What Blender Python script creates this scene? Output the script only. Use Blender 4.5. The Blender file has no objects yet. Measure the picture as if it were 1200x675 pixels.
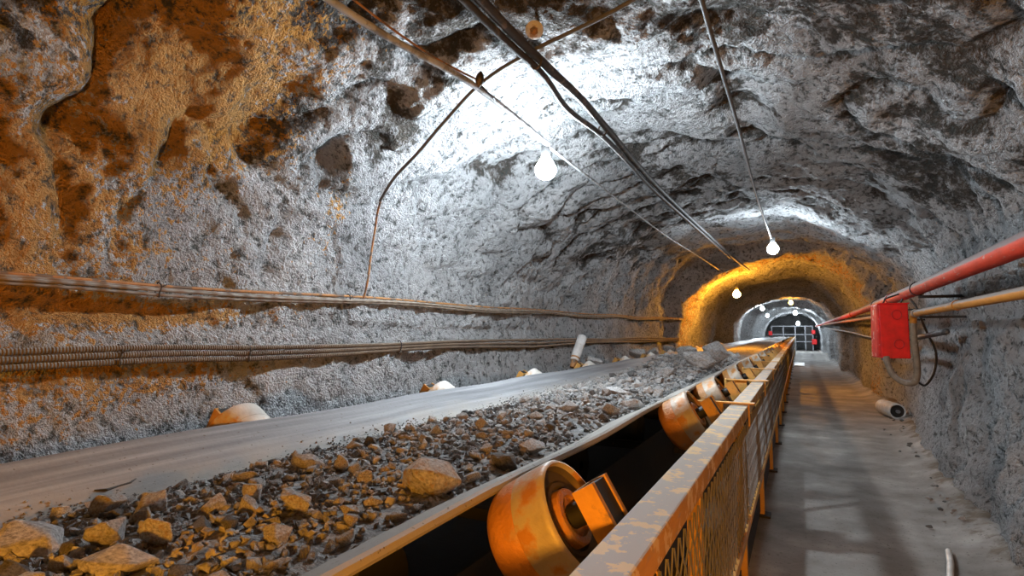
import bpy, math, random
import numpy as np
from mathutils import Vector

random.seed(11)
rng = np.random.RandomState(7)
scene = bpy.context.scene
COL = scene.collection
CH = 1.6                      # camera height above the walkway

# ------------------------------------------------------------------ numpy noise
_perm = np.random.RandomState(3).permutation(256)
_perm = np.concatenate([_perm, _perm, _perm])
_g = np.random.RandomState(5).normal(size=(256, 3))
_g /= np.linalg.norm(_g, axis=1)[:, None]


def pn(P, seed=0):
    """gradient noise, about -0.7..0.7"""
    P = np.asarray(P, float) + np.array([17.3 * seed, 5.7 * seed, 9.1 * seed])
    I = np.floor(P).astype(int)
    F = P - I
    U = F * F * F * (F * (F * 6 - 15) + 10)
    out = 0
    for dx in (0, 1):
        for dy in (0, 1):
            for dz in (0, 1):
                h = _perm[(_perm[(_perm[(I[:, 0] + dx) & 255] + I[:, 1] + dy) & 255] + I[:, 2] + dz) & 255]
                d = F - np.array([dx, dy, dz])
                v = (_g[h] * d).sum(1)
                w = (U[:, 0] if dx else 1 - U[:, 0]) * (U[:, 1] if dy else 1 - U[:, 1]) * (U[:, 2] if dz else 1 - U[:, 2])
                out = out + v * w
    return out


def fbm(P, octs=3, seed=0):
    P = np.asarray(P, float)
    s = 0
    a = 1.0
    for k in range(octs):
        s = s + a * pn(P * (2.03 ** k), seed + k)
        a *= 0.5
    return s


# ------------------------------------------------------------------ materials
def mat(name):
    m = bpy.data.materials.new(name)
    m.use_nodes = True
    nt = m.node_tree
    b = nt.nodes['Principled BSDF']
    return m, nt, b


def N(nt, t, **kw):
    n = nt.nodes.new(t)
    for k, v in kw.items():
        if hasattr(n, k):
            setattr(n, k, v)
        else:
            n.inputs[k].default_value = v
    return n


def L(nt, a, b):
    nt.links.new(a, b)


def coords(nt, scale=(1, 1, 1), rnd=False):
    tc = N(nt, 'ShaderNodeTexCoord')
    mp = N(nt, 'ShaderNodeMapping')
    mp.inputs['Scale'].default_value = scale
    L(nt, tc.outputs['Object'], mp.inputs['Vector'])
    if rnd:
        oi = N(nt, 'ShaderNodeObjectInfo')
        mu = N(nt, 'ShaderNodeMath', operation='MULTIPLY')
        mu.inputs[1].default_value = 37.0
        L(nt, oi.outputs['Random'], mu.inputs[0])
        L(nt, mu.outputs[0], mp.inputs['Location'])
    return mp.outputs[0]


def noise(nt, vec, scale, detail=4, rough=0.55, dist=0.0):
    n = N(nt, 'ShaderNodeTexNoise')
    n.inputs['Scale'].default_value = scale
    n.inputs['Detail'].default_value = detail
    n.inputs['Roughness'].default_value = rough
    n.inputs['Distortion'].default_value = dist
    L(nt, vec, n.inputs['Vector'])
    return n.outputs['Fac']


def ramp(nt, fac, stops):
    r = N(nt, 'ShaderNodeValToRGB')
    el = r.color_ramp.elements
    while len(el) < len(stops):
        el.new(0.5)
    for e, (p, c) in zip(el, stops):
        e.position = p
        e.color = (c[0], c[1], c[2], 1) if isinstance(c, (tuple, list)) else (c, c, c, 1)
    L(nt, fac, r.inputs[0])
    return r.outputs[0]


def mix(nt, fac, a, b, mode='MIX'):
    m = N(nt, 'ShaderNodeMix', data_type='RGBA', blend_type=mode)
    for sock, v in ((m.inputs[0], fac), (m.inputs[6], a), (m.inputs[7], b)):
        if hasattr(v, 'is_output'):
            L(nt, v, sock)
        elif isinstance(v, (tuple, list)):
            sock.default_value = (v[0], v[1], v[2], 1)
        else:
            sock.default_value = v
    return m.outputs[2]


def math_(nt, op, a, b=None, clamp=False):
    m = N(nt, 'ShaderNodeMath', operation=op)
    m.use_clamp = clamp
    for sock, v in zip(m.inputs, (a, b)):
        if v is None:
            continue
        if hasattr(v, 'is_output'):
            L(nt, v, sock)
        else:
            sock.default_value = v
    return m.outputs[0]


def bump(nt, b, h, strength=0.6, dist=0.02, chain=None):
    n = N(nt, 'ShaderNodeBump')
    n.inputs['Strength'].default_value = strength
    n.inputs['Distance'].default_value = dist
    L(nt, h, n.inputs['Height'])
    if chain is not None:
        L(nt, chain, n.inputs['Normal'])
    L(nt, n.outputs[0], b.inputs['Normal'])
    return n.outputs[0]


def shotcrete_mat():
    m, nt, b = mat('sprayed_rock')
    v = coords(nt)
    at = N(nt, 'ShaderNodeAttribute', attribute_name='bare')
    lum = noise(nt, v, 1.3, 5, 0.6)
    base = ramp(nt, lum, [(0.3, (0.42, 0.43, 0.44)), (0.5, (0.66, 0.675, 0.69)), (0.7, (0.80, 0.81, 0.82))])
    grain = noise(nt, v, 15, 7, 0.75)
    fine = noise(nt, v, 70, 3, 0.7)
    bedge = noise(nt, v, 3.2, 8, 0.72)
    bm = math_(nt, 'ADD', at.outputs['Fac'], math_(nt, 'MULTIPLY', math_(nt, 'SUBTRACT', bedge, 0.5), 2.6))
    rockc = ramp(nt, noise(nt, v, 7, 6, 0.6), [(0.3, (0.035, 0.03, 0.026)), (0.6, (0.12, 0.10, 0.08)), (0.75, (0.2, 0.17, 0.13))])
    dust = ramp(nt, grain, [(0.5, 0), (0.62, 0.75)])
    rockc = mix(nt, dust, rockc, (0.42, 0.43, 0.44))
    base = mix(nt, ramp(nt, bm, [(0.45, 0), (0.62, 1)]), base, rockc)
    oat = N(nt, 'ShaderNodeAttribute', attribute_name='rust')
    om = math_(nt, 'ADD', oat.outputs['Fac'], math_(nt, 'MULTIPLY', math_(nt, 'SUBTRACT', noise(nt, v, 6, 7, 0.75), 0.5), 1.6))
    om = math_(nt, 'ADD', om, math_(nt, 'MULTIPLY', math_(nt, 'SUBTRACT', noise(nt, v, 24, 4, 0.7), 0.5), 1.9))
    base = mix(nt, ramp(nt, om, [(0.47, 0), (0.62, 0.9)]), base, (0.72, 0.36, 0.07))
    base = mix(nt, ramp(nt, grain, [(0.37, 0.95), (0.50, 0)]), base, (0.075, 0.085, 0.08))
    base = mix(nt, ramp(nt, fine, [(0.28, 0.8), (0.40, 0)]), base, (0.10, 0.095, 0.09))
    L(nt, base, b.inputs['Base Color'])
    b.inputs['Roughness'].default_value = 0.85
    b.inputs['Specular IOR Level'].default_value = 0.25
    h = math_(nt, 'ADD', math_(nt, 'MULTIPLY', noise(nt, v, 15, 5, 0.68), 1.3), math_(nt, 'MULTIPLY', noise(nt, v, 60, 3, 0.6), 0.4))
    bump(nt, b, h, 1.0, 0.22)
    return m


def floor_mat():
    m, nt, b = mat('dusty_concrete')
    v = coords(nt)
    base = ramp(nt, noise(nt, v, 1.6, 6, 0.6), [(0.3, (0.15, 0.14, 0.125)), (0.55, (0.29, 0.275, 0.255)), (0.75, (0.46, 0.44, 0.41))])
    at = N(nt, 'ShaderNodeAttribute', attribute_name='mud')
    mm = math_(nt, 'ADD', at.outputs['Fac'], math_(nt, 'MULTIPLY', math_(nt, 'SUBTRACT', noise(nt, v, 4, 7, 0.7), 0.5), 2.0))
    base = mix(nt, ramp(nt, mm, [(0.5, 0), (0.75, 0.9)]), base, (0.11, 0.085, 0.06))
    sp = noise(nt, v, 38, 3, 0.6)
    base = mix(nt, ramp(nt, sp, [(0.30, 0.8), (0.38, 0)]), base, (0.07, 0.06, 0.05))
    L(nt, base, b.inputs['Base Color'])
    b.inputs['Roughness'].default_value = 0.75
    b.inputs['Specular IOR Level'].default_value = 0.3
    bump(nt, b, math_(nt, 'ADD', noise(nt, v, 9, 5, 0.6), noise(nt, v, 45, 3, 0.6)), 0.35, 0.012)
    return m


def rock_mat(name, rnd=True, tint=1.0, brown=0.35):
    m, nt, b = mat(name)
    v = coords(nt, rnd=rnd)
    c = ramp(nt, noise(nt, v, 9, 5, 0.6), [(0.3, (0.16 * tint, 0.15 * tint, 0.145 * tint)), (0.5, (0.36 * tint, 0.35 * tint, 0.34 * tint)), (0.72, (0.56 * tint, 0.55 * tint, 0.54 * tint))])
    c = mix(nt, ramp(nt, noise(nt, v, 5, 4, 0.6), [(0.5, 0), (0.65, brown)]), c, (0.30 * tint, 0.19 * tint, 0.10 * tint))
    L(nt, c, b.inputs['Base Color'])
    b.inputs['Roughness'].default_value = 0.85
    b.inputs['Specular IOR Level'].default_value = 0.25
    bump(nt, b, noise(nt, v, 45, 5, 0.65), 0.7, 0.02)
    return m


def gravel_mat():
    m, nt, b = mat('gravel_fines')
    v = coords(nt)
    c = ramp(nt, noise(nt, v, 22, 4, 0.65), [(0.3, (0.07, 0.068, 0.065)), (0.5, (0.25, 0.245, 0.24)), (0.7, (0.50, 0.495, 0.485))])
    c = mix(nt, ramp(nt, noise(nt, v, 11, 4, 0.6), [(0.5, 0), (0.66, 0.5)]), c, (0.24, 0.15, 0.08))
    L(nt, c, b.inputs['Base Color'])
    b.inputs['Roughness'].default_value = 0.9
    b.inputs['Specular IOR Level'].default_value = 0.2
    bump(nt, b, noise(nt, v, 60, 4, 0.65), 0.8, 0.02)
    return m


def belt_mat():
    m, nt, b = mat('worn_rubber')
    v = coords(nt, (1, 0.03, 1))
    v2 = coords(nt)
    st = noise(nt, v, 22, 5, 0.6)
    c = ramp(nt, st, [(0.3, (0.13, 0.135, 0.145)), (0.5, (0.21, 0.215, 0.225)), (0.7, (0.33, 0.335, 0.34))])
    # dust worn into the lower half of the trough, and specks
    sx = N(nt, 'ShaderNodeSeparateXYZ')
    L(nt, v2, sx.inputs[0])
    mr = N(nt, 'ShaderNodeMapRange')
    mr.inputs['From Min'].default_value = -2.22
    mr.inputs['From Max'].default_value = -1.98
    L(nt, sx.outputs['X'], mr.inputs['Value'])
    d = math_(nt, 'ADD', mr.outputs[0], math_(nt, 'MULTIPLY', math_(nt, 'SUBTRACT', noise(nt, v2, 6, 6, 0.7), 0.5), 1.1))
    c = mix(nt, ramp(nt, d, [(0.25, 0), (0.95, 0.85)]), c, (0.34, 0.31, 0.27))
    sp = noise(nt, v2, 55, 3, 0.55)
    c = mix(nt, ramp(nt, sp, [(0.29, 0.9), (0.34, 0)]), c, (0.10, 0.075, 0.05))
    L(nt, c, b.inputs['Base Color'])
    L(nt, ramp(nt, d, [(0.2, 0.46), (0.8, 0.8)]), b.inputs['Roughness'])
    b.inputs['Specular IOR Level'].default_value = 0.5
    bump(nt, b, math_(nt, 'ADD', st, math_(nt, 'MULTIPLY', noise(nt, v2, 40, 4, 0.6), 0.6)), 0.25, 0.01)
    return m


def plain(name, col, rough=0.6, metal=0.0, spots=None, sscale=12, cover=0.5, edge=0.06, bmp=0.15, bscale=40, spec=0.4, scale=(1, 1, 1)):
    """painted / bare surface with worn patches of a second colour"""
    m, nt, b = mat(name)
    v = coords(nt, scale)
    c0 = ramp(nt, noise(nt, v, 8, 5, 0.6), [(0.3, tuple(x * 0.72 for x in col)), (0.7, tuple(min(1, x * 1.15) for x in col))])
    if spots:
        f = ramp(nt, noise(nt, v, sscale, 6, 0.62), [(cover, 0), (cover + edge, 1)])
        c0 = mix(nt, f, c0, spots)
    L(nt, c0, b.inputs['Base Color'])
    b.inputs['Roughness'].default_value = rough
    b.inputs['Metallic'].default_value = metal
    b.inputs['Specular IOR Level'].default_value = spec
    bump(nt, b, noise(nt, v, bscale, 3, 0.6), bmp, 0.01)
    return m


def pipe_mat(name, col, dustcol, thr=0.55, chips=None):
    """paint with dust settled on the upward side"""
    m, nt, b = mat(name)
    v = coords(nt, (1, 0.25, 1))
    g = N(nt, 'ShaderNodeNewGeometry')
    sx = N(nt, 'ShaderNodeSeparateXYZ')
    L(nt, g.outputs['Normal'], sx.inputs[0])
    n = noise(nt, v, 14, 6, 0.65)
    c = ramp(nt, n, [(0.3, tuple(x * 0.7 for x in col)), (0.7, tuple(min(1, x * 1.2) for x in col))])
    c = mix(nt, ramp(nt, noise(nt, v, 30, 4, 0.6), [(0.60, 0), (0.68, 0.7)]), c, (0.32, 0.27, 0.24))
    f = math_(nt, 'ADD', sx.outputs['Z'], math_(nt, 'MULTIPLY', math_(nt, 'SUBTRACT', n, 0.5), 0.5))
    c = mix(nt, ramp(nt, f, [(thr, 0), (thr + 0.2, 0.9)]), c, dustcol)
    if chips:
        c = mix(nt, ramp(nt, noise(nt, coords(nt), 13, 6, 0.65), [(0.53, 0), (0.56, 1)]), c, chips)
    L(nt, c, b.inputs['Base Color'])
    b.inputs['Roughness'].default_value = 0.68
    b.inputs['Specular IOR Level'].default_value = 0.3
    bump(nt, b, n, 0.15, 0.01)
    return m


def ribbed_mat(name, col, freq):
    m, nt, b = mat(name)
    v = coords(nt)
    w = N(nt, 'ShaderNodeTexWave', wave_type='BANDS', bands_direction='Y')
    w.inputs['Scale'].default_value = freq
    L(nt, v, w.inputs['Vector'])
    g = N(nt, 'ShaderNodeNewGeometry')
    sx = N(nt, 'ShaderNodeSeparateXYZ')
    L(nt, g.outputs['Normal'], sx.inputs[0])
    c = ramp(nt, noise(nt, v, 6, 4, 0.6), [(0.3, tuple(x * 0.7 for x in col)), (0.7, tuple(x * 1.3 for x in col))])
    c = mix(nt, ramp(nt, sx.outputs['Z'], [(0.55, 0), (0.85, 0.8)]), c, (0.33, 0.31, 0.28))
    L(nt, c, b.inputs['Base Color'])
    b.inputs['Roughness'].default_value = 0.65
    bump(nt, b, w.outputs['Fac'], 0.9, 0.012)
    return m


def emit(name, col, strength):
    m, nt, b = mat(name)
    b.inputs['Base Color'].default_value = (1, 1, 1, 1)
    b.inputs['Emission Color'].default_value = (*col, 1)
    b.inputs['Emission Strength'].default_value = strength
    return m


M = {}
M['rock_wall'] = shotcrete_mat()
M['floor'] = floor_mat()
M['rock'] = rock_mat('broken_ore')
M['rock_dark'] = rock_mat('dark_ore', tint=0.35, brown=0.1)
M['rock_warm'] = rock_mat('ochre_ore', tint=1.15, brown=0.75)
M['rock_pale'] = rock_mat('pale_ore', tint=1.25, brown=0.1)
M['gravel'] = gravel_mat()
M['belt'] = belt_mat()
M['rubber_dark'] = plain('dark_rubber', (0.016, 0.016, 0.017), 0.8, bmp=0.2)  # near-black, helps keep the space under the belt dark
M['steel_dark'] = plain('dark_steel', (0.022, 0.021, 0.021), 0.7, spots=(0.07, 0.045, 0.03), cover=0.6)
M['ochre'] = plain('worn_ochre_paint', (0.55, 0.30, 0.075), 0.55, spots=(0.38, 0.36, 0.33), sscale=9, cover=0.52, edge=0.05, bmp=0.25)
M['ochre_solid'] = plain('ochre_paint', (0.60, 0.32, 0.08), 0.55, spots=(0.30, 0.19, 0.10), sscale=14, cover=0.6, edge=0.1, bmp=0.2)
M['roller'] = plain('rusty_roller_steel', (0.50, 0.22, 0.06), 0.5, spots=(0.33, 0.29, 0.24), sscale=6, cover=0.55, edge=0.12, bmp=0.5, bscale=60)  # orange of the lamplight mixed into the rusty base
M['roller_rim'] = plain('worn_roller_steel', (0.48, 0.42, 0.34), 0.5, metal=0.1, spots=(0.42, 0.19, 0.05), sscale=8, cover=0.46, edge=0.1, bmp=0.3)
M['cap'] = plain('dark_roller_cap', (0.10, 0.075, 0.05), 0.6, spots=(0.26, 0.14, 0.05), sscale=10, cover=0.5, edge=0.2)
M['seal'] = plain('black_seal', (0.015, 0.014, 0.013), 0.6)
M['pale_roller'] = plain('dusty_roller_steel', (0.55, 0.52, 0.47), 0.6, spots=(0.55, 0.27, 0.06), sscale=5, cover=0.57, edge=0.08)
M['wire'] = plain('dull_wire', (0.20, 0.19, 0.18), 0.5, metal=0.2)
M['rail'] = pipe_mat('worn_rail_paint', (0.50, 0.25, 0.05), (0.38, 0.365, 0.34), 0.6, (0.66, 0.47, 0.24))
M['cable_pale'] = plain('pale_dusty_cable', (0.40, 0.42, 0.44), 0.6, spots=(0.20, 0.20, 0.20), sscale=10)
M['cable_black'] = plain('black_cable', (0.04, 0.038, 0.037), 0.6, spots=(0.13, 0.11, 0.09), sscale=16, cover=0.55, edge=0.1)
M['cable_grey'] = plain('grey_cable', (0.11, 0.115, 0.12), 0.6)
M['cable_rust'] = plain('rusty_wire', (0.35, 0.17, 0.06), 0.7, spots=(0.14, 0.10, 0.07))
M['hose'] = ribbed_mat('ribbed_conduit', (0.14, 0.10, 0.065), 22)
M['cable_brown'] = ribbed_mat('brown_sheathed_cable', (0.16, 0.12, 0.085), 3)
M['red_pipe'] = pipe_mat('red_pipe_paint', (0.55, 0.035, 0.010), (0.17, 0.165, 0.16), -0.02)
M['orange_pipe'] = pipe_mat('orange_pipe_paint', (0.48, 0.18, 0.02), (0.19, 0.18, 0.165), 0.1)
M['conduit'] = pipe_mat('grey_brown_conduit_paint', (0.22, 0.17, 0.12), (0.36, 0.34, 0.31), 0.5)
M['red_box'] = plain('red_box_paint', (0.74, 0.004, 0.006), 0.5, spots=(0.5, 0.02, 0.02), sscale=7, cover=0.62, bmp=0.05)
M['red_worn'] = plain('worn_red_paint', (0.72, 0.05, 0.04), 0.5, spots=(0.75, 0.55, 0.5), sscale=16, cover=0.58, edge=0.05)
M['red_emboss'] = plain('dark_red_paint', (0.50, 0.01, 0.01), 0.5)
M['plate'] = plain('dusty_plate_steel', (0.56, 0.56, 0.55), 0.6, spots=(0.36, 0.22, 0.10), sscale=9, cover=0.56)
M['socket'] = plain('dark_socket', (0.06, 0.06, 0.06), 0.5)
M['galv'] = plain('pale_steel', (0.24, 0.25, 0.27), 0.5, metal=0.3)
M['stick'] = plain('pale_plastic', (0.66, 0.64, 0.60), 0.5)
M['glass'] = plain('milky_glass', (0.85, 0.85, 0.85), 0.2)


# ------------------------------------------------------------------ mesh helper
class MB:
    def __init__(self):
        self.v = []
        self.f = []

    def add(self, vs, fs):
        o = len(self.v)
        self.v += [tuple(p) for p in vs]
        self.f += [tuple(i + o for i in f) for f in fs]

    def box(self, c, s, ax=None):
        X, Y, Z = ax if ax else (Vector((1, 0, 0)), Vector((0, 1, 0)), Vector((0, 0, 1)))
        c = Vector(c)
        p = []
        for k in (-1, 1):
            for j in (-1, 1):
                for i in (-1, 1):
                    p.append(c + X * (i * s[0] / 2) + Y * (j * s[1] / 2) + Z * (k * s[2] / 2))
        self.add(p, [(0, 2, 3, 1), (4, 5, 7, 6), (0, 1, 5, 4), (2, 6, 7, 3), (0, 4, 6, 2), (1, 3, 7, 5)])

    def bbox(self, c, s, bev=0.006, ax=None):
        """box with chamfered long edges and corners"""
        X, Y, Z = ax if ax else (Vector((1, 0, 0)), Vector((0, 1, 0)), Vector((0, 0, 1)))
        import bmesh
        bm = bmesh.new()
        bmesh.ops.create_cube(bm, size=1)
        for v in bm.verts:
            v.co = Vector((v.co.x * s[0], v.co.y * s[1], v.co.z * s[2]))
        bmesh.ops.bevel(bm, geom=bm.edges[:] + bm.verts[:], offset=bev, segments=2, affect='EDGES', profile=0.5)
        bm.verts.index_update()
        c = Vector(c)
        self.add([c + X * v.co.x + Y * v.co.y + Z * v.co.z for v in bm.verts], [[v.index for v in f.verts] for f in bm.faces])
        bm.free()

    def tube(self, pts, r, n=8, cap=True):
        pts = [Vector(p) for p in pts]
        rr = r if isinstance(r, (list, tuple)) else [r] * len(pts)
        t0 = (pts[1] - pts[0]).normalized()
        u = t0.cross(Vector((0, 0, 1)))
        if u.length < 0.1:
            u = t0.cross(Vector((1, 0, 0)))
        u.normalize()
        vs = []
        for i, p in enumerate(pts):
            if i == 0:
                t = t0
            elif i == len(pts) - 1:
                t = (pts[i] - pts[i - 1]).normalized()
            else:
                t = ((pts[i] - pts[i - 1]).normalized() + (pts[i + 1] - pts[i]).normalized()).normalized()
            u = (u - t * u.dot(t)).normalized()
            w = t.cross(u)
            for k in range(n):
                a = 2 * math.pi * k / n
                vs.append(p + (u * math.cos(a) + w * math.sin(a)) * rr[i])
        fs = []
        for i in range(len(pts) - 1):
            for k in range(n):
                k2 = (k + 1) % n
                fs.append((i * n + k, i * n + k2, (i + 1) * n + k2, (i + 1) * n + k))
        if cap:
            fs.append(tuple(reversed(range(n))))
            fs.append(tuple((len(pts) - 1) * n + k for k in range(n)))
        self.add(vs, fs)

    def lathe(self, o, axis, prof, n=32):
        """prof: list of (distance along axis, radius)"""
        o = Vector(o)
        a = Vector(axis).normalized()
        u = a.cross(Vector((0, 1, 0)))
        if u.length < 0.1:
            u = a.cross(Vector((1, 0, 0)))
        u.normalize()
        w = a.cross(u)
        vs = []
        for d, r in prof:
            for k in range(n):
                t = 2 * math.pi * k / n
                vs.append(o + a * d + (u * math.cos(t) + w * math.sin(t)) * max(r, 1e-4))
        fs = []
        for i in range(len(prof) - 1):
            for k in range(n):
                k2 = (k + 1) % n
                fs.append((i * n + k, i * n + k2, (i + 1) * n + k2, (i + 1) * n + k))
        self.add(vs, fs)

    def build(self, name, m, parent=None, smooth=False, at=None):
        me = bpy.data.meshes.new(name)
        o = bpy.data.objects.new(name, me)
        vv = self.v
        if at is not None:
            vv = [(p[0] - at[0], p[1] - at[1], p[2] - at[2]) for p in vv]
            o.location = at
        me.from_pydata(vv, [], self.f)
        me.validate()
        import bmesh
        bm = bmesh.new()
        bm.from_mesh(me)
        bmesh.ops.recalc_face_normals(bm, faces=bm.faces)
        bm.to_mesh(me)
        bm.free()
        if smooth:
            me.polygons.foreach_set('use_smooth', [True] * len(me.polygons))
            if smooth != 'all':
                me.set_sharp_from_angle(angle=math.radians(38))
        me.materials.append(m)
        COL.objects.link(o)
        if parent is not None:
            o.parent = parent
        return o


def tag(o, label=None, cat=None, group=None, kind=None):
    for k, v in (('label', label), ('category', cat), ('group', group), ('kind', kind)):
        if v:
            o[k] = v
    return o


def empty(name, loc, label, cat, group=None, rot=(0, 0, 0)):
    o = bpy.data.objects.new(name, None)
    o.empty_display_size = 0.1
    o.location = loc
    o.rotation_euler = rot
    COL.objects.link(o)
    return tag(o, label, cat, group)


def copy_tree(o, parent=None):
    c = o.copy()
    COL.objects.link(c)
    if parent is not None:
        c.parent = parent
    for ch in list(o.children):
        copy_tree(ch, c)
    return c


def smooth_path(pts, n=8):
    P = [Vector(p) for p in pts]
    out = []
    for i in range(len(P) - 1):
        p0 = P[max(i - 1, 0)]; p1 = P[i]; p2 = P[i + 1]; p3 = P[min(i + 2, len(P) - 1)]
        for k in range(n):
            t = k / n
            out.append(0.5 * ((2 * p1) + (p2 - p0) * t + (2 * p0 - 5 * p1 + 4 * p2 - p3) * t * t + (3 * p1 - p0 - 3 * p2 + p3) * t ** 3))
    out.append(P[-1])
    return out


# ------------------------------------------------------------------ tunnel
# cross sections (x, z above floor), floor-left over the roof to floor-right
SEC = {
    -7.0: [(-2.95, -.15), (-3.12, .6), (-3.27, 1.3), (-3.32, 2.0), (-3.15, 2.7), (-2.6, 3.35), (-1.8, 3.7), (-.9, 3.8), (0, 3.72), (.8, 3.35), (1.4, 2.75), (1.7, 2.1), (1.66, 1.4), (1.42, .7), (1.24, .2), (1.2, -.15)],
    2.2: [(-2.95, -.15), (-3.12, .6), (-3.27, 1.3), (-3.30, 2.0), (-3.15, 2.7), (-2.7, 3.4), (-1.9, 3.82), (-.9, 3.92), (0, 3.85), (.8, 3.4), (1.38, 2.8), (1.54, 2.1), (1.50, 1.4), (1.36, .7), (1.22, .2), (1.18, -.15)],
    3.3: [(-2.95, -.15), (-3.12, .6), (-3.27, 1.3), (-3.30, 2.0), (-3.1, 2.65), (-2.6, 3.2), (-1.8, 3.5), (-.9, 3.62), (0, 3.60), (.8, 3.3), (1.36, 2.75), (1.52, 2.1), (1.48, 1.4), (1.36, .7), (1.22, .2), (1.18, -.15)],
    6.0: [(-2.95, -.15), (-3.12, .6), (-3.27, 1.3), (-3.26, 2.0), (-3.0, 2.6), (-2.5, 3.1), (-1.8, 3.38), (-.9, 3.48), (0, 3.44), (.8, 3.15), (1.35, 2.65), (1.51, 2.05), (1.48, 1.4), (1.38, .7), (1.26, .2), (1.22, -.15)],
    9.0: [(-2.95, -.15), (-3.12, .6), (-3.27, 1.3), (-3.26, 2.0), (-3.0, 2.55), (-2.5, 3.0), (-1.8, 3.3), (-.9, 3.42), (0, 3.40), (.8, 3.15), (1.43, 2.65), (1.62, 2.05), (1.60, 1.4), (1.50, .7), (1.40, .2), (1.36, -.15)],
    13.2: [(-2.95, -.15), (-3.12, .6), (-3.27, 1.3), (-3.26, 2.0), (-3.0, 2.65), (-2.5, 3.2), (-1.8, 3.52), (-.9, 3.62), (0, 3.58), (.8, 3.3), (1.5, 2.8), (1.9, 2.1), (1.92, 1.4), (1.85, .7), (1.78, .2), (1.76, -.15)],
    15.0: [(-3.2, -.15), (-3.3, .6), (-3.3, 1.3), (-3.2, 2.0), (-3.0, 2.7), (-2.5, 3.35), (-1.8, 3.72), (-.9, 3.85), (0, 3.84), (.85, 3.6), (1.6, 3.0), (2.0, 2.2), (2.02, 1.4), (1.95, .7), (1.9, .2), (1.88, -.15)],
    15.35: [(-2.85, -.15), (-2.92, .6), (-2.92, 1.3), (-2.82, 2.0), (-2.55, 2.5), (-2.1, 2.95), (-1.5, 3.25), (-.8, 3.45), (0, 3.52), (.7, 3.35), (1.25, 2.9), (1.6, 2.1), (1.68, 1.4), (1.7, .7), (1.68, .2), (1.66, -.15)],
    18.0: [(-2.8, -.15), (-2.9, .6), (-2.9, 1.3), (-2.78, 2.0), (-2.5, 2.55), (-2.1, 2.95), (-1.5, 3.2), (-.8, 3.35), (0, 3.42), (.6, 3.25), (1.15, 2.8), (1.5, 2.1), (1.58, 1.4), (1.6, .7), (1.6, .2), (1.6, -.15)],
    25.0: [(-2.9, -.15), (-3.0, .6), (-3.0, 1.3), (-2.85, 2.0), (-2.6, 2.55), (-2.1, 3.0), (-1.5, 3.25), (-.8, 3.35), (0, 3.35), (.6, 3.2), (1.2, 2.7), (1.6, 2.0), (1.7, 1.4), (1.7, .7), (1.7, .2), (1.7, -.15)],
    25.5: [(-2.5, -.15), (-2.55, .6), (-2.55, 1.3), (-2.4, 2.0), (-2.1, 2.45), (-1.7, 2.75), (-1.2, 2.95), (-.7, 3.05), (-.1, 3.05), (.5, 2.95), (1.0, 2.5), (1.35, 1.9), (1.42, 1.3), (1.45, .7), (1.45, .2), (1.45, -.15)],
    35.0: [(-2.8, -.15), (-2.9, .6), (-2.9, 1.3), (-2.75, 2.0), (-2.45, 2.55), (-2.0, 3.0), (-1.4, 3.2), (-.7, 3.3), (0, 3.3), (.6, 3.15), (1.2, 2.65), (1.6, 2.0), (1.7, 1.4), (1.7, .7), (1.7, .2), (1.7, -.15)],
    35.6: [(-2.4, -.15), (-2.45, .6), (-2.45, 1.3), (-2.3, 2.0), (-2.0, 2.45), (-1.6, 2.7), (-1.1, 2.9), (-.6, 3.0), (-.1, 3.0), (.5, 2.85), (1.0, 2.45), (1.35, 1.9), (1.42, 1.3), (1.45, .7), (1.45, .2), (1.45, -.15)],
    45.0: [(-2.9, -.15), (-3.0, .6), (-3.0, 1.3), (-2.85, 2.0), (-2.5, 2.55), (-2.0, 3.0), (-1.4, 3.2), (-.7, 3.3), (0, 3.3), (.6, 3.15), (1.2, 2.65), (1.6, 2.0), (1.7, 1.4), (1.7, .7), (1.7, .2), (1.7, -.15)],
    45.6: [(-2.5, -.15), (-2.5, .6), (-2.5, 1.3), (-2.35, 2.0), (-2.0, 2.5), (-1.6, 2.75), (-1.1, 2.95), (-.6, 3.05), (-.1, 3.05), (.5, 2.9), (1.05, 2.5), (1.4, 1.9), (1.5, 1.3), (1.5, .7), (1.5, .2), (1.5, -.15)],
    60.0: [(-2.8, -.15), (-2.8, .6), (-2.8, 1.3), (-2.65, 2.0), (-2.3, 2.5), (-1.8, 2.8), (-1.2, 3.0), (-.6, 3.1), (0, 3.1), (.6, 2.9), (1.1, 2.5), (1.5, 1.9), (1.6, 1.3), (1.6, .7), (1.6, .2), (1.6, -.15)],
}


def catmull(P, ns):
    """P (m,2) -> ns points evenly spread in arc length on a smooth curve"""
    m = len(P)
    Q = np.vstack([2 * P[0] - P[1], P, 2 * P[-1] - P[-2]])
    t = np.linspace(0, m - 1.0001, 600)
    i = t.astype(int)
    f = (t - i)[:, None]
    a, b, c, d = Q[i], Q[i + 1], Q[i + 2], Q[i + 3]
    C = 0.5 * (2 * b + (c - a) * f + (2 * a - 5 * b + 4 * c - d) * f ** 2 + (3 * b - a - 3 * c + d) * f ** 3)
    s = np.concatenate([[0], np.cumsum(np.linalg.norm(np.diff(C, axis=0), axis=1))])
    u = np.linspace(0, s[-1], ns)
    return np.stack([np.interp(u, s, C[:, 0]), np.interp(u, s, C[:, 1])], 1)


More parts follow.
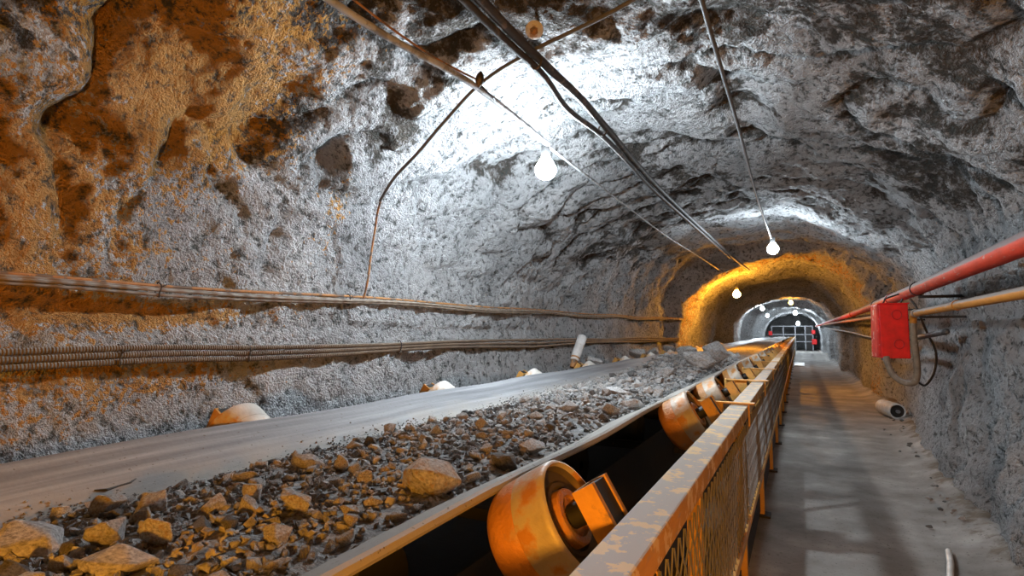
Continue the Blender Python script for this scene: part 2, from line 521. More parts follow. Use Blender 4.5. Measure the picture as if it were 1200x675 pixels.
ys = []
y = -7.0
while y < 59.9:
    ys.append(y)
    if y < 0.6:
        y += 0.16
    elif y < 9:
        y += 0.022 + 0.0016 * max(0, y - 2)
    else:
        y += 0.0075 * y
ys.append(60.0)
ys = np.array(ys)
NS = 420
keys = sorted(SEC)
KS = np.array([catmull(np.array(SEC[k]), NS) for k in keys])
ki = np.clip(np.searchsorted(keys, ys, side='right') - 1, 0, len(keys) - 2)
kt = ((ys - np.array(keys)[ki]) / (np.array(keys)[ki + 1] - np.array(keys)[ki]))
kt = kt * kt * (3 - 2 * kt)
XZ = KS[ki] * (1 - kt)[:, None, None] + KS[ki + 1] * kt[:, None, None]
NY = len(ys)
P = np.empty((NY, NS, 3))
P[:, :, 0] = XZ[:, :, 0]
P[:, :, 1] = ys[:, None]
P[:, :, 2] = XZ[:, :, 1]
# outward direction in the cross section
T = np.gradient(XZ, axis=1)
D = np.stack([-T[:, :, 1], np.zeros_like(T[:, :, 0]), T[:, :, 0]], -1)
D /= np.linalg.norm(D, axis=2)[:, :, None] + 1e-9
p = P.reshape(-1, 3)
q = p * np.array([1, 0.8, 1])
disp = 0.20 * pn(q * 0.75, 1) + 0.10 * fbm(q * 1.7, 2, 4)
# ridged strata running obliquely across the roof
warp = p + 0.25 * np.stack([pn(p * 1.1, 20), pn(p * 1.1, 21), pn(p * 1.1, 22)], 1)
st = np.stack([warp[:, 0] * 0.5 + warp[:, 1] * 0.25, warp[:, 1] * 1.3 - warp[:, 0] * 0.55, warp[:, 2] * 1.4], 1)
rid = 1 - 2 * np.abs(pn(st * 1.35, 9))
roofw = np.clip((p[:, 2] - 1.9) / 0.9, 0, 1)
disp += (0.085 * roofw + 0.03) * (rid ** 5)
disp += 0.07 * pn(p * 4.2, 12) + 0.05 * (np.abs(pn(p * 8.5, 13)) - .2) + 0.024 * pn(p * 17, 14) + 0.010 * pn(p * 33, 15)
# individual hollows (+) and bosses (-) on the lining: centre, radius xyz, depth
FEAT = [((-3.2, 1.40, 2.62), (.5, .17, .13), .22), ((-3.0, 1.55, 3.12), (.7, .38, .16), .16), ((-3.0, 1.0, 3.05), (.7, .30, .14), .18),
        ((-3.1, 2.35, 3.0), (.6, .16, .22), .12), ((-3.2, 2.95, 2.85), (.6, .10, .17), .18), ((-3.1, 2.05, 3.35), (.7, .4, .15), -.12),
        ((-3.3, 1.45, 1.72), (.5, .55, .045), .08), ((-3.3, 1.8, 1.56), (.5, .8, .10), -.05),
        ((-3.3, 5.0, 1.62), (.5, 3.0, .035), .05), ((-1.1, 3.45, 3.5), (.7, .22, .4), -.10), ((-.5, 4.3, 3.5), (.6, .35, .4), -.10),
        ((-1.9, 4.6, 3.3), (.8, .9, .5), .10), ((-.4, 5.2, 3.5), (.20, 1.0, .5), .12), ((1.1, 5.8, 3.0), (.5, .22, .4), .16), ((.6, 5.3, 3.3), (.5, .12, .3), .14),
        ((1.36, 5.84, .58), (.4, .16, .07), .20), ((1.35, 5.5, .45), (.4, .28, .20), -.09), ((1.3, 4.9, .35), (.4, .25, .3), -.07), ((1.45, 6.6, 1.0), (.4, .4, .3), .06),
        ((1.6, 5.2, 1.75), (.4, 1.3, .05), .07), ((-2.3, 8.3, 3.0), (.7, .9, .3), -.14), ((-2.5, 10.5, 2.85), (.7, 1.2, .2), .12), ((.9, 9, 3.1), (.7, 1.0, .4), -.12)]
for c, r, a in FEAT:
    d = (p - np.array(c)) / np.array(r)
    disp += a * np.exp(-(d ** 2).sum(1))
fade = np.clip((p[:, 2] + 0.1) / 0.35, 0.25, 1)
p2 = p + D.reshape(-1, 3) * (disp * fade)[:, None]
p2[:, 1] += 0.03 * pn(p * 4, 16)
PP = p2.reshape(NY, NS, 3)
# bare dark rock (not sprayed), plus shade painted into recesses
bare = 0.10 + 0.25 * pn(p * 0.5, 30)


def blob(c, r):
    d = (p - np.array(c)) / np.array(r)
    return np.exp(-(d ** 2).sum(1))


for c, r, a in [((-1.5, 2.5, 3.8), (1.1, .75, .6), .95), ((-.2, 2.7, 3.8), (1.0, .8, .6), .9), ((.6, 3.5, 3.3), (.7, .5, .5), .55), ((-.3, 3.9, 3.6), (.35, .25, .4), .6),
                ((-3.0, 1.0, 3.1), (.8, .5, .22), .6), ((-2.6, 1.7, 3.5), (.7, .6, .3), .55), ((-3.2, 1.4, 2.62), (.5, .2, .15), .5), ((-3.1, 2.5, 2.95), (.5, .4, .3), .5),
                ((-2.6, 3.3, 3.1), (.6, .2, .3), .5), ((-1.0, 8.0, 3.4), (1.2, 2.2, .6), .35), ((1.0, 6.5, 3.0), (.7, 1.5, .5), .4), ((-2.4, 9.5, 2.9), (.6, 2.2, .5), .5),
                ((1.4, 7.5, .8), (.5, 2.5, .7), .12), ((.9, 4.6, 3.2), (1.0, 1.3, .6), .30), ((-3.0, .8, 3.2), (.8, .35, .2), .5)]:
    bare += a * blob(c, r)
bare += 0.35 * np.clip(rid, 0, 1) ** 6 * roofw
bare += 0.30 * np.clip(disp - 0.12, 0, 1) * 5  # paints shade into the deeper hollows
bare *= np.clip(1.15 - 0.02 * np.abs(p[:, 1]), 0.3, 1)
rust_lamplight = -0.45 + 0.25 * pn(p * 0.9, 40) + 0.12 * pn(p * 3.0, 41)  # rusty rock patches, with warm lamplight painted in among them
for c, r, a in [((-3.1, 1.9, 2.95), (.9, .75, .42), 1.25), ((-2.7, 2.0, 3.5), (.9, .8, .5), 1.0), ((-3.2, 1.05, 2.35), (.8, .55, .40), 1.1), ((-3.3, .95, 1.85), (.8, .45, .22), .8),
                ((-3.3, 1.9, 1.70), (.8, .75, .07), .95), ((-3.3, 1.0, 1.25), (.8, .9, .25), .6), ((-3.3, 1.7, 1.9), (.8, 1.5, .9), .72), ((-3.3, 2.3, 1.33), (.8, 1.0, .12), .42),  # strip below the upper cables paints warm light in their shade
                ((-3.0, 3.15, 2.45), (.6, .22, .45), .75), ((.2, 3.7, 3.5), (.9, .4, .5), .5), ((-.6, 2.7, 3.8), (1.2, .6, .5), .35)]:
    rust_lamplight += a * blob(c, r)
bare = bare.reshape(NY, NS)
rust_lamplight += 0.95 * np.exp(-((p[:, 1] - 16.2) / 1.1) ** 4)  # orange lamplight on the arch ring painted into the base colour
rust_lamplight = rust_lamplight.reshape(NY, NS)
# vertex normals of the whole lining so the split objects shade as one
du = np.gradient(PP, axis=0)
dv = np.gradient(PP, axis=1)
NRM = np.cross(dv, du)
NRM /= np.linalg.norm(NRM, axis=2)[:, :, None] + 1e-9
inward = np.array([-.8, 0, 1.5]) - PP
inward[:, :, 1] = 0
if (NRM * inward).sum() < 0:
    NRM = -NRM


def grid_object(name, G, attrs, m, normals=None, flip=False):
    h, w = G.shape[:2]
    me = bpy.data.meshes.new(name)
    idx = np.arange(h * w).reshape(h, w)
    a, b, c, d = idx[:-1, :-1].ravel(), idx[:-1, 1:].ravel(), idx[1:, 1:].ravel(), idx[1:, :-1].ravel()
    F = np.stack([a, b, c, d] if not flip else [a, d, c, b], 1)
    me.vertices.add(h * w)
    me.vertices.foreach_set('co', G.reshape(-1).astype(np.float32))
    me.loops.add(F.size)
    me.loops.foreach_set('vertex_index', F.ravel().astype(np.int32))
    me.polygons.add(len(F))
    me.polygons.foreach_set('loop_start', (np.arange(len(F)) * 4).astype(np.int32))
    me.update(calc_edges=True)
    me.polygons.foreach_set('use_smooth', np.ones(len(F), bool))
    for k, A in attrs.items():
        at = me.attributes.new(k, 'FLOAT', 'POINT')
        at.data.foreach_set('value', A.ravel().astype(np.float32))
    if normals is not None:
        me.normals_split_custom_set_from_vertices(normals.reshape(-1, 3).tolist())
    me.materials.append(m)
    o = bpy.data.objects.new(name, me)
    COL.objects.link(o)
    o['kind'] = 'structure'
    return o


s1, s2 = int(NS * 0.345), int(NS * 0.655)
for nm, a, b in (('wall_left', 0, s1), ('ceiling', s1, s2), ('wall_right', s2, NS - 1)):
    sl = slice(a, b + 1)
    grid_object(nm, PP[:, sl], {'bare': bare[:, sl], 'rust': rust_lamplight[:, sl]}, M['rock_wall'], NRM[:, sl], flip=True)

# floor
fx = np.concatenate([np.linspace(-3.9, -.8, 40), np.linspace(-.75, 2.3, 130)])
fy = ys[::2]
FX, FY = np.meshgrid(fx, fy)
fp = np.stack([FX.ravel(), FY.ravel(), np.zeros(FX.size)], 1)
fz = 0.010 * pn(fp * 1.1, 50) + 0.002 * pn(fp * 7, 51) + 0.002 * pn(fp * 22, 52)
wr = np.interp(fp[:, 1], [-7, 3, 6, 9, 13, 15.4, 25, 60], [1.2, 1.2, 1.24, 1.38, 1.75, 1.62, 1.6, 1.6])
e = np.clip((fp[:, 0] - (wr - 0.38)) / 0.4, 0, 1)
fz += e ** 2 * (0.09 + 0.10 * np.abs(pn(fp * 3.1, 53)))
mud = -0.25 + 0.95 * e + 0.6 * np.clip((-0.30 - fp[:, 0]) / 0.2, 0, 1) + 0.35 * pn(fp * 1.2, 54)
fp[:, 2] = fz
grid_object('floor', fp.reshape(len(fy), len(fx), 3), {'mud': mud}, M['floor'])

# end walls of the drift: rock far behind the camera and at the far end
for nm, yy, fl in (('wall_back', -6.9, True), ('wall_far', 59.6, False)):
    gx, gz = np.meshgrid(np.linspace(-3.9, 2.3, 70), np.linspace(-.2, 4.3, 60))
    g = np.stack([gx.ravel(), np.full(gx.size, yy), gz.ravel()], 1)
    g[:, 1] += 0.25 * fbm(g * 1.1, 4, 60)
    grid_object(nm, g.reshape(60, 70, 3), {'bare': np.full(g.shape[0], .1), 'rust': np.full(g.shape[0], -.4)}, M['rock_wall'], flip=fl)


# ------------------------------------------------------------------ conveyor belt
LIPX, LEFTX, EDGEZ, FLATZ = -0.755, -2.30, 1.18, 0.94
Y0, Y1 = -1.5, 51.0


def trough(x):
    """top surface of the belt"""
    a = np.interp(x, [-2.36, -2.30, -1.83, -1.70, -1.36, -1.23, LIPX, -0.70], [1.175, 1.18, 0.96, FLATZ, FLATZ, 0.96, 1.18, 1.175])
    return a


mb = MB()
xs = list(np.linspace(LEFTX, -1.75, 18)) + list(np.linspace(-1.7, -1.3, 6)) + list(np.linspace(-1.25, LIPX, 14))
yr = list(np.arange(Y0, 12, 0.2)) + list(np.arange(12, Y1, 1.0)) + [Y1]
top = [(x, float(trough(x))) for x in xs]
th = 0.026
lip = [(LIPX + 0.012, EDGEZ - 0.004), (LIPX + 0.016, EDGEZ - 0.016), (LIPX + 0.010, EDGEZ - th)]
lefte = [(LEFTX - 0.012, EDGEZ - 0.004), (LEFTX - 0.014, EDGEZ - 0.018), (LEFTX - 0.008, EDGEZ - th)]
under = [(x, float(trough(x)) - th) for x in reversed(xs)]
ring = top + lip + under + lefte[::-1]
n = len(ring)
vs, fs = [], []
for yy in yr:
    sag = 0.010 * math.cos((yy - 1.45) * 2 * math.pi / 1.7) * (1 if yy < 15 else 0)
    wob = 0.006 * math.sin(yy * 0.9) + 0.004 * math.sin(yy * 2.3)
    for (x, z) in ring:
        vs.append((x + wob * (1 if x < -1.5 else -0.6), yy, z + sag * 0.6))
for j in range(len(yr) - 1):
    for k in range(n):
        k2 = (k + 1) % n
        fs.append((j * n + k, j * n + k2, (j + 1) * n + k2, (j + 1) * n + k))
fs.append(tuple(range(n)))
fs.append(tuple((len(yr) - 1) * n + k for k in reversed(range(n))))
mb.add(vs, fs)
belt = empty('conveyor_belt', (-1.53, 0, .4), 'long troughed grey rubber belt carrying broken ore along the tunnel', 'conveyor belt')
MBELT = mb.build('carrying_strand', M['belt'], None, smooth=True)
MBELT.parent = belt
MBELT.matrix_parent_inverse = belt.matrix_basis.inverted()
mb = MB()
mb.box((-1.53, (Y0 + Y1) / 2, 0.42), (1.45, Y1 - Y0, 0.02))
o = mb.build('return_strand', M['rubber_dark'], belt)
o.matrix_parent_inverse = belt.matrix_basis.inverted()

# frame under the belt
fr = empty('conveyor_support', (-1.53, 0, 0), 'dark steel frame carrying the belt rollers, standing in shadow beside the guard fence', 'conveyor frame')
for x in (-0.50, -2.56):
    mb = MB()
    yc, ln = (Y0 + Y1) / 2, Y1 - Y0
    mb.box((x, yc, 0.70), (0.012, ln, 0.16))
    s = -1 if x > -1.5 else 1
    mb.box((x + s * 0.035, yc, 0.776), (0.07, ln, 0.010))
    mb.box((x + s * 0.035, yc, 0.624), (0.07, ln, 0.010))
    mb.build('stringer', M['steel_dark'], fr).location = (1.53, 0, 0)
mb = MB()
mb.box((-0.93, (Y0 + Y1) / 2, 0.62), (0.008, Y1 - Y0, 0.52))  # added dark plate, keeps light out of the space under the belt
mb.build('skirt_plate', M['rubber_dark'], fr).location = (1.53, 0, 0)
for k in range(24):
    yy = 0.4 + k * 2.1
    for x in (-0.50, -2.56):
        mb = MB()
        mb.box((x, yy, 0.31), (0.07, 0.07, 0.63))
        mb.box((x, yy, 0.012), (0.16, 0.16, 0.02))
        mb.build('leg', M['steel_dark'], fr).location = (1.53, 0, 0)
for k in range(24):
    yy = 0.4 + k * 2.1
    mb = MB()
    mb.box((-1.53, yy + .08, 0.655), (2.05, 0.06, 0.06))
    mb.build('cross_beam', M['steel_dark'], fr).location = (1.53, 0, 0)

# ------------------------------------------------------------------ wing rollers
R = 0.152
c30, s30 = math.cos(math.radians(31)), math.sin(math.radians(31))


def wing_roller(sgn, label, group):
    """origin at the centre of the outer end face; sgn +1: right-hand side"""
    ax = Vector((sgn * c30, 0, s30))
    dn = Vector((sgn * s30, 0, -c30))
    yv = Vector((0, 1, 0))
    root = empty('wing_roller', (0, 0, 0), label, 'roller', group)
    mb = MB()
    mb.lathe((0, 0, 0), ax, [(-.215, R * .45), (-.21, R * .72), (-.20, R * .86), (-.18, R * .95), (-.15, R), (-.105, R), (-.100, R * .992)], 48)
    mb.build('shell', M['roller'] if sgn > 0 else M['pale_roller'], root, smooth=True)
    mb = MB()
    mb.lathe((0, 0, 0), ax, [(-.101, R * .99), (-.099, R * 1.003), (-.016, R * 1.003), (-.006, R * .995), (0, R * .965), (0.002, R * .93), (-.006, R * .915), (-.012, R * .90)], 48)
    mb.build('rim_band', M['roller_rim'] if sgn > 0 else M['pale_roller'], root, smooth=True)
    mb = MB()
    mb.lathe((0, 0, 0), ax, [(-.012, R * .905), (-.030, R * .86), (-.030, R * .66), (-.022, R * .63), (-.022, R * .56), (-.034, R * .53), (-.034, R * .44)], 48)
    mb.build('end_cap', M['cap'], root, smooth=True)
    mb = MB()
    mb.lathe((0, 0, 0), ax, [(-.034, R * .50), (-.010, R * .49), (-.006, R * .46), (-.006, R * .36), (-.016, R * .34), (-.016, R * .20)], 40)
    mb.build('hub_ring', M['roller'], root, smooth=True)
    mb = MB()
    mb.lathe((0, 0, 0), ax, [(-.03, R * .21), (.075, R * .21), (.08, R * .17), (.08, 0)], 20)
    mb.build('shaft', M['seal'], root, smooth=True)
    # channel bracket that holds the shaft end, open side outwards
    br = MB()
    c0 = ax * .072
    W, H, Dp, t = .118, .27, .062, .010
    mid = c0 + dn * (H / 2 - .055)
    br.box(mid - ax * (Dp / 2 - t / 2), (t, W, H), (ax, yv, dn))
    for s in (-1, 1):
        br.box(mid + yv * (s * (W / 2 - t / 2)), (Dp, t, H), (ax, yv, dn))
        br.box(mid + yv * (s * (W / 2 - .009)) + ax * (Dp / 2 - t / 2), (t, .018, H), (ax, yv, dn))
    bo = br.build('bracket', M['ochre_solid'], root)
    ft = MB()
    e0 = mid + dn * (H / 2)
    ft.box((e0.x - sgn * .03, 0, e0.z - .075), (.012, .10, .19))
    ft.build('foot', M['steel_dark'], bo)
    sb = MB()
    sb.box(mid + ax * .004, (.044, .094, H * .97), (ax, yv, dn))  # black block paints the shade inside the open channel
    sb.build('slot_liner', M['seal'], bo)
    return root


XR, ZR = -0.53, 1.125
ry = [1.40, 3.42, 4.62, 6.30, 8.0, 9.7, 11.4, 13.1, 14.8, 16.5, 18.2, 19.9, 21.6, 23.3]
pos_words = ['large ochre roller end nearest in the foreground, under the belt lip', 'ochre roller with silvery worn rim, second one along under the belt lip',
             'silvery rimmed roller just past the first fence plate, third along the belt lip', 'grey roller end past the second fence plate, fourth along the belt lip']
proto = wing_roller(1, pos_words[0], 'rollers along the near belt edge')
for k, yy in enumerate(ry):
    o = proto if k == 0 else copy_tree(proto)
    o.location = (XR, yy, ZR)
    if k:
        o['label'] = pos_words[k] if k < 4 else 'small distant roller end under the near belt lip far down the tunnel'
        if k >= 4:
            o['group'] = 'distant rollers along the near belt edge'
ly = [1.84, 3.55, 5.18, 6.85, 8.5, 10.2, 11.9, 13.6, 15.3, 17.0, 18.7, 20.4]
lw = ['ochre and cream roller end rising behind the far belt edge, leftmost of the row', 'pale roller end behind the far belt edge, second from the left', 'small cream roller end behind the far belt edge, left of the leaning pipe stub']
proto = wing_roller(-1, lw[0], 'rollers along the far belt edge')
for k, yy in enumerate(ly):
    o = proto if k == 0 else copy_tree(proto)
    o.location = (-2.50, yy, 1.125 if k == 0 else 1.10)
    if k:
        o['label'] = lw[k] if k < 3 else 'tiny pale roller tip behind the far belt edge, beyond the leaning pipe stub'
        if k >= 3:
            o['group'] = 'distant rollers along the far belt edge'
# flat centre rollers below the belt
mb = MB()
mb.lathe((-1.80, 0, 0.75), (1, 0, 0), [(0, .03), (0, R - .01), (.01, R), (.53, R), (.54, R - .01), (.54, .03)], 28)
cr = mb.build('centre_roller', M['steel_dark'], None, smooth=True)
tag(cr, 'flat roller under the middle of the trough, below the ore', 'roller', 'centre rollers under the belt')
for k, yy in enumerate([1.5, 3.4, 4.9, 6.5]):
    o = cr if k == 0 else copy_tree(cr)
    o.location = (0, yy, -0.001)

# ------------------------------------------------------------------ guard fence
RX, RZ = -0.345, 1.15


def fence_panel(ya, yb, label, posts, group):
    root = empty('guard_fence', (RX, ya, 0), label, 'fence', group)
    ln = yb - ya
    mb = MB()
    mb.bbox((0, ln / 2, RZ - .035), (.105, ln - .012, .070), .006)
    mb.build('handrail', M['rail'], root)
    mb = MB()
    mb.bbox((.022, ln / 2, .455), (.05, ln - .012, .05), .004)
    mb.build('bottom_rail', M['ochre_solid'], root)
    for yp in posts:
        mb = MB()
        mb.bbox((.0, yp - ya, .54), (.05, .05, 1.08), .004)
        po = mb.build('post', M['ochre_solid'], root)
        mb = MB()
        mb.box((0, yp - ya, .012), (.14, .14, .018))
        mb.build('foot_plate', M['steel_dark'], po)
    # expanded diamond mesh: real slanted strands
    mb = MB()
    dw, dh = .080, .056
    z0, z1 = .48, 1.035
    nr = int(round((z1 - z0) / dh))
    dh = (z1 - z0) / nr
    nc = int(ln / dw)
    for r in range(nr):
        for c in range(nc):
            for s in (-1, 1):
                ya_, yb_ = (c + .5) * dw, (c + .5 + s * .5) * dw
                if r % 2:
                    ya_, yb_ = (c + .5 + s * .5) * dw, (c + .5) * dw
                za, zb = z0 + r * dh, z0 + (r + 1) * dh
                v = Vector((0.004 * s, yb_ - ya_, zb - za))
                l = v.length
                d = v.normalized()
                u = Vector((1, 0, 0))
                u = (u - d * u.dot(d)).normalized()
                w = d.cross(u)
                mb.box((.034, (ya_ + yb_) / 2, (za + zb) / 2), (.0034, .0060, l + .004), (u, w, d))
    mb.build('mesh_screen', M['wire'], root)
    return root


def strap_for(root, yl):
    """ochre mounting plate on the conveyor side with a strap over the handrail"""
    mb = MB()
    mb.bbox((-.185, yl, RZ - .10), (.19, .014, .235), .003)
    mb.bbox((-.275, yl + .045, RZ - .10), (.012, .10, .235), .003)
    pl = mb.build('mounting_plate', M['ochre_solid'], root)
    mb = MB()
    mb.box((-.09, yl, RZ + .013), (.36, .05, .008))
    mb.box((.058, yl, RZ - .055), (.008, .05, .13))
    mb.build('strap', M['ochre_solid'], root)


p1 = fence_panel(-1.4, 3.74, 'nearest ochre guard fence section with worn handrail and diamond mesh in the foreground', [-1.2, .30, 2.06, 3.68], None)
strap_for(p1, 3.70 + 1.4 - .0)
p2_ = fence_panel(3.76, 5.50, 'ochre guard fence section between the first and second mounting plates', [5.42], None)
strap_for(p2_, 5.46 - 3.76)
pf = fence_panel(5.52, 7.26, 'ochre guard fence section just past the second mounting plate', [7.18], None)
strap_for(pf, 7.22 - 5.52)
for k in range(1, 25):
    o = copy_tree(pf)
    o.location = (RX, 5.52 + 1.74 * k, 0)
    o['label'] = 'distant mesh guard fence section along the walkway far down the tunnel'
    o['group'] = 'distant guard fence sections'
# toe board added dark where a shadow stripe runs along the fence foot
mb = MB()
mb.bbox((-.36, 24, .115), (.012, 51, .15), .003)
tag(mb.build('toe_board', M['steel_dark']), 'dark toe board along the foot of the guard fence', 'toe board')

# ------------------------------------------------------------------ ore on the belt


def ore_top(x, y_):
    """height of the ore bed surface"""
    x = np.asarray(x, float)
    y_ = np.asarray(y_, float)
    b = np.interp(x, [-2.06, -1.98, -1.85, -1.5, -1.15, -.92, -.85], [1.040, 1.045, 1.07, 1.10, 1.105, 1.085, 1.10])
    q = np.stack([x.ravel() * 1.0, y_.ravel() * 1.0, np.zeros(x.size)], 1)
    n_ = (0.035 * pn(q * 1.6, 70) + 0.018 * pn(q * 4.5, 71)).reshape(x.shape)
    w = np.clip((x + 2.0) / .25, 0, 1) * np.clip((-.87 - x) / .2, 0, 1)
    pile = 0.15 * np.exp(-((y_ - 8.0) / 1.3) ** 2) + 0.05 * np.exp(-((y_ - 11.5) / 1.5) ** 2) + 0.07 * np.clip((y_ - 15) / 6, 0, 1)
    return b + (n_ + pile) * w


gy = np.concatenate([np.arange(-1.3, 8, .045), np.arange(8, 50.5, .25)])
gx = np.linspace(-2.06, -.85, 48)
GX, GY = np.meshgrid(gx, gy)
# ragged edges of the bed
edge = 0.05 * pn(np.stack([GY.ravel() * 2.2, GY.ravel() * 0, GX.ravel() * 0], 1), 75).reshape(GX.shape)
GXe = GX + edge * np.clip((-1.6 - GX) / .4, 0, 1)
GZ = ore_top(GX, GY) + 0.010 * pn(np.stack([GX.ravel() * 14, GY.ravel() * 14, GX.ravel() * 0], 1), 76).reshape(GX.shape)
GZ[:, 0] = trough(GXe[:, 0]) - .004
GZ[:, -1] = trough(GXe[:, -1]) - .004
verts = [np.stack([GXe.ravel(), GY.ravel(), GZ.ravel()], 1)]
h, w = GX.shape
idx = np.arange(h * w).reshape(h, w)
faces = np.stack([idx[:-1, :-1].ravel(), idx[:-1, 1:].ravel(), idx[1:, 1:].ravel(), idx[1:, :-1].ravel()], 1).tolist()
voff = h * w

import bmesh


def stone_template(seed, npts=13, flat=0.75, sub=False):
    r = np.random.RandomState(seed)
    pts = r.normal(size=(npts, 3))
    pts /= np.linalg.norm(pts, axis=1)[:, None]
    pts *= r.uniform(.75, 1.05, size=(npts, 1))
    pts *= np.array([1.0, r.uniform(.7, 1.0), flat * r.uniform(.75, 1.1)])
    bm = bmesh.new()
    for q_ in pts:
        bm.verts.new(q_)
    res = bmesh.ops.convex_hull(bm, input=bm.verts[:])
    bmesh.ops.delete(bm, geom=[g for g in res['geom_interior'] if isinstance(g, bmesh.types.BMVert)], context='VERTS')
    bmesh.ops.dissolve_limit(bm, angle_limit=math.radians(14), verts=bm.verts[:], edges=bm.edges[:])
    if sub:
        bmesh.ops.bevel(bm, geom=bm.edges[:], offset=.045, segments=1, affect='EDGES')
        bmesh.ops.triangulate(bm, faces=bm.faces[:])
        bmesh.ops.subdivide_edges(bm, edges=bm.edges[:], cuts=2, use_grid_fill=True)
        co = np.array([v.co[:] for v in bm.verts])
        nz = 0.045 * pn(co * 2.6, seed) + 0.025 * pn(co * 6.5, seed + 3)
        for v, k_ in zip(bm.verts, nz):
            v.co *= 1 + float(k_)
    bm.verts.index_update()
    V = np.array([v.co[:] for v in bm.verts])
    Fc = [[v.index for v in f.verts] for f in bm.faces]
    bm.free()
    return V, Fc


small = [stone_template(100 + k, 11) for k in range(16)]


def rotm(r):
    a, b, c = r.uniform(0, 2 * math.pi), r.uniform(-.5, .5), r.uniform(-.5, .5)
    ca, sa, cb, sb, cc, sc = math.cos(a), math.sin(a), math.cos(b), math.sin(b), math.cos(c), math.sin(c)
    return np.array([[ca, -sa, 0], [sa, ca, 0], [0, 0, 1]]) @ np.array([[1, 0, 0], [0, cb, -sb], [0, sb, cb]]) @ np.array([[cc, 0, sc], [0, 1, 0], [-sc, 0, cc]])


rs = np.random.RandomState(21)
NP = 9000
for k in range(NP):
    u = rs.rand()
    yy = 0.42 + 10 * u ** 1.7
    xx = rs.uniform(-2.02, -.90)
    s = rs.uniform(.007, .019) * (1 + 0.10 * yy) * (1.35 if rs.rand() < .2 else 1)
    if xx < -1.93 or xx > -.98:
        s *= .55
    V, Fc = small[rs.randint(16)]
    zz = float(ore_top(np.array([xx]), np.array([yy]))[0]) if k % 1 == 0 else 0
    W_ = (V * s) @ rotm(rs).T + np.array([xx, yy, zz + s * .35])
    verts.append(W_)
    faces += [[i + voff for i in f] for f in Fc]
    voff += len(V)
for k in range(1500):      # scattered crumbs thinning out up the bare belt
    yy = 0.45 + 8 * rs.rand() ** 1.6
    xx = -2.0 - abs(rs.normal(0, .035))
    s = rs.uniform(.003, .007) * (1 + .08 * yy)
    V, Fc = small[rs.randint(16)]
    W_ = (V * s) @ rotm(rs).T + np.array([xx, yy, float(trough(xx)) + s * .5])
    verts.append(W_)
    faces += [[i + voff for i in f] for f in Fc]
    voff += len(V)
me = bpy.data.meshes.new('ore_gravel')
me.from_pydata(np.concatenate(verts).tolist(), [], faces)
me.materials.append(M['gravel'])
og = bpy.data.objects.new('ore_gravel', me)
COL.objects.link(og)
tag(og, 'bed of grey brown crushed ore gravel lying along the conveyor belt', 'gravel', kind='stuff')

# single stones -----------------------------------------------------
big = []
for k in range(10):
    V, Fc = stone_template(300 + k, 12 + k % 4, .8, True)
    me = bpy.data.meshes.new('ore_stone')
    me.from_pydata(V.tolist(), [], Fc)
    me.materials.append(M['rock'])
    big.append(me)


def stone(me, loc, s, rot, label, group=None, material=None, name='ore_stone'):
    o = bpy.data.objects.new(name, me)
    o.location = loc
    o.scale = s if isinstance(s, (tuple, list)) else (s, s, s)
    o.rotation_euler = rot
    COL.objects.link(o)
    tag(o, label, 'rock', group)
    if material:
        o.material_slots[0].link = 'OBJECT'
        o.material_slots[0].material = material
    return o


bme = bpy.data.meshes.new('boulder')
_bv, _bf = stone_template(77, 34, .9, True)
bme.from_pydata(_bv.tolist(), [], _bf)
bme.materials.append(M['rock'])
big.append(bme)
named = [
    # x, y, size, mesh, rot, material, label
    ((-1.075, 1.50), (.138, .092, .088), 10, (0.1, 0.1, -.35), 'rock_warm', 'big ochre boulder resting by the belt lip, the largest stone in the foreground'),
    ((-.985, 1.85), (.085, .060, .050), 3, (.1, .2, .5), 'rock_dark', 'dark near-black stone right behind the big ochre boulder'),
    ((-1.00, 2.12), (.085, .065, .055), 5, (.2, 0, 1.2), 'rock_warm', 'brown ochre stone by the belt lip, beyond the dark stone'),
    ((-1.70, 1.31), (.060, .045, .045), 2, (.2, .1, .3), 'rock', 'angular stone with a bright left face at the upper edge of the gravel'),
    ((-1.34, .80), (.055, .040, .060), 4, (.5, .2, .2), 'rock_warm', 'upright ochre stone with a pale right side near the bottom of the view'),
    ((-1.55, .64), (.110, .085, .055), 6, (.0, .1, .2), 'rock_pale', 'broad pale stone lying in the bottom left corner of the view'),
    ((-1.27, .68), (.095, .065, .045), 7, (.0, .1, .6), 'rock_pale', 'flat pale grey stone at the bottom edge left of the upright ochre stone'),
    ((-1.09, .94), (.050, .040, .050), 8, (.3, .2, .8), 'rock_warm', 'ochre stone with a grey cap, close to the bare belt lip at the bottom'),
    ((-1.22, 1.10), (.070, .050, .050), 1, (.2, .3, .1), 'rock_warm', 'wedge shaped rusty stone in the middle of the gravel, left of the big boulder'),
    ((-1.62, 1.50), (.085, .060, .050), 9, (.1, .2, .5), 'rock', 'long brown stone at the upper edge of the gravel, right of the bright faced one'),
    ((-1.30, 4.30), (.12, .085, .055), 5, (.1, .2, .2), 'rock_pale', 'pale flat stone on top of the gravel midway along the belt'),
    ((-1.08, 7.0), (.30, .20, .17), 3, (.1, .1, .2), 'rock', 'large dark grey block on the heap before the far bend of the belt lip'),
    ((-1.02, 8.0), (.28, .20, .22), 7, (.3, .2, 1.0), 'rock', 'biggest grey block crowning the heap behind the third roller'),
    ((-1.35, 7.7), (.26, .20, .16), 1, (.1, .1, 2.0), 'rock', 'grey block left of the crowning block on the heap'),
    ((-1.05, 9.2), (.26, .20, .18), 8, (.2, .1, .4), 'rock', 'grey block at the far end of the heap, behind the crowning block'),
    ((-1.25, 6.0), (.16, .12, .10), 9, (.2, .1, .9), 'rock', 'mid grey rounded block at the near foot of the heap'),
]
taken = []
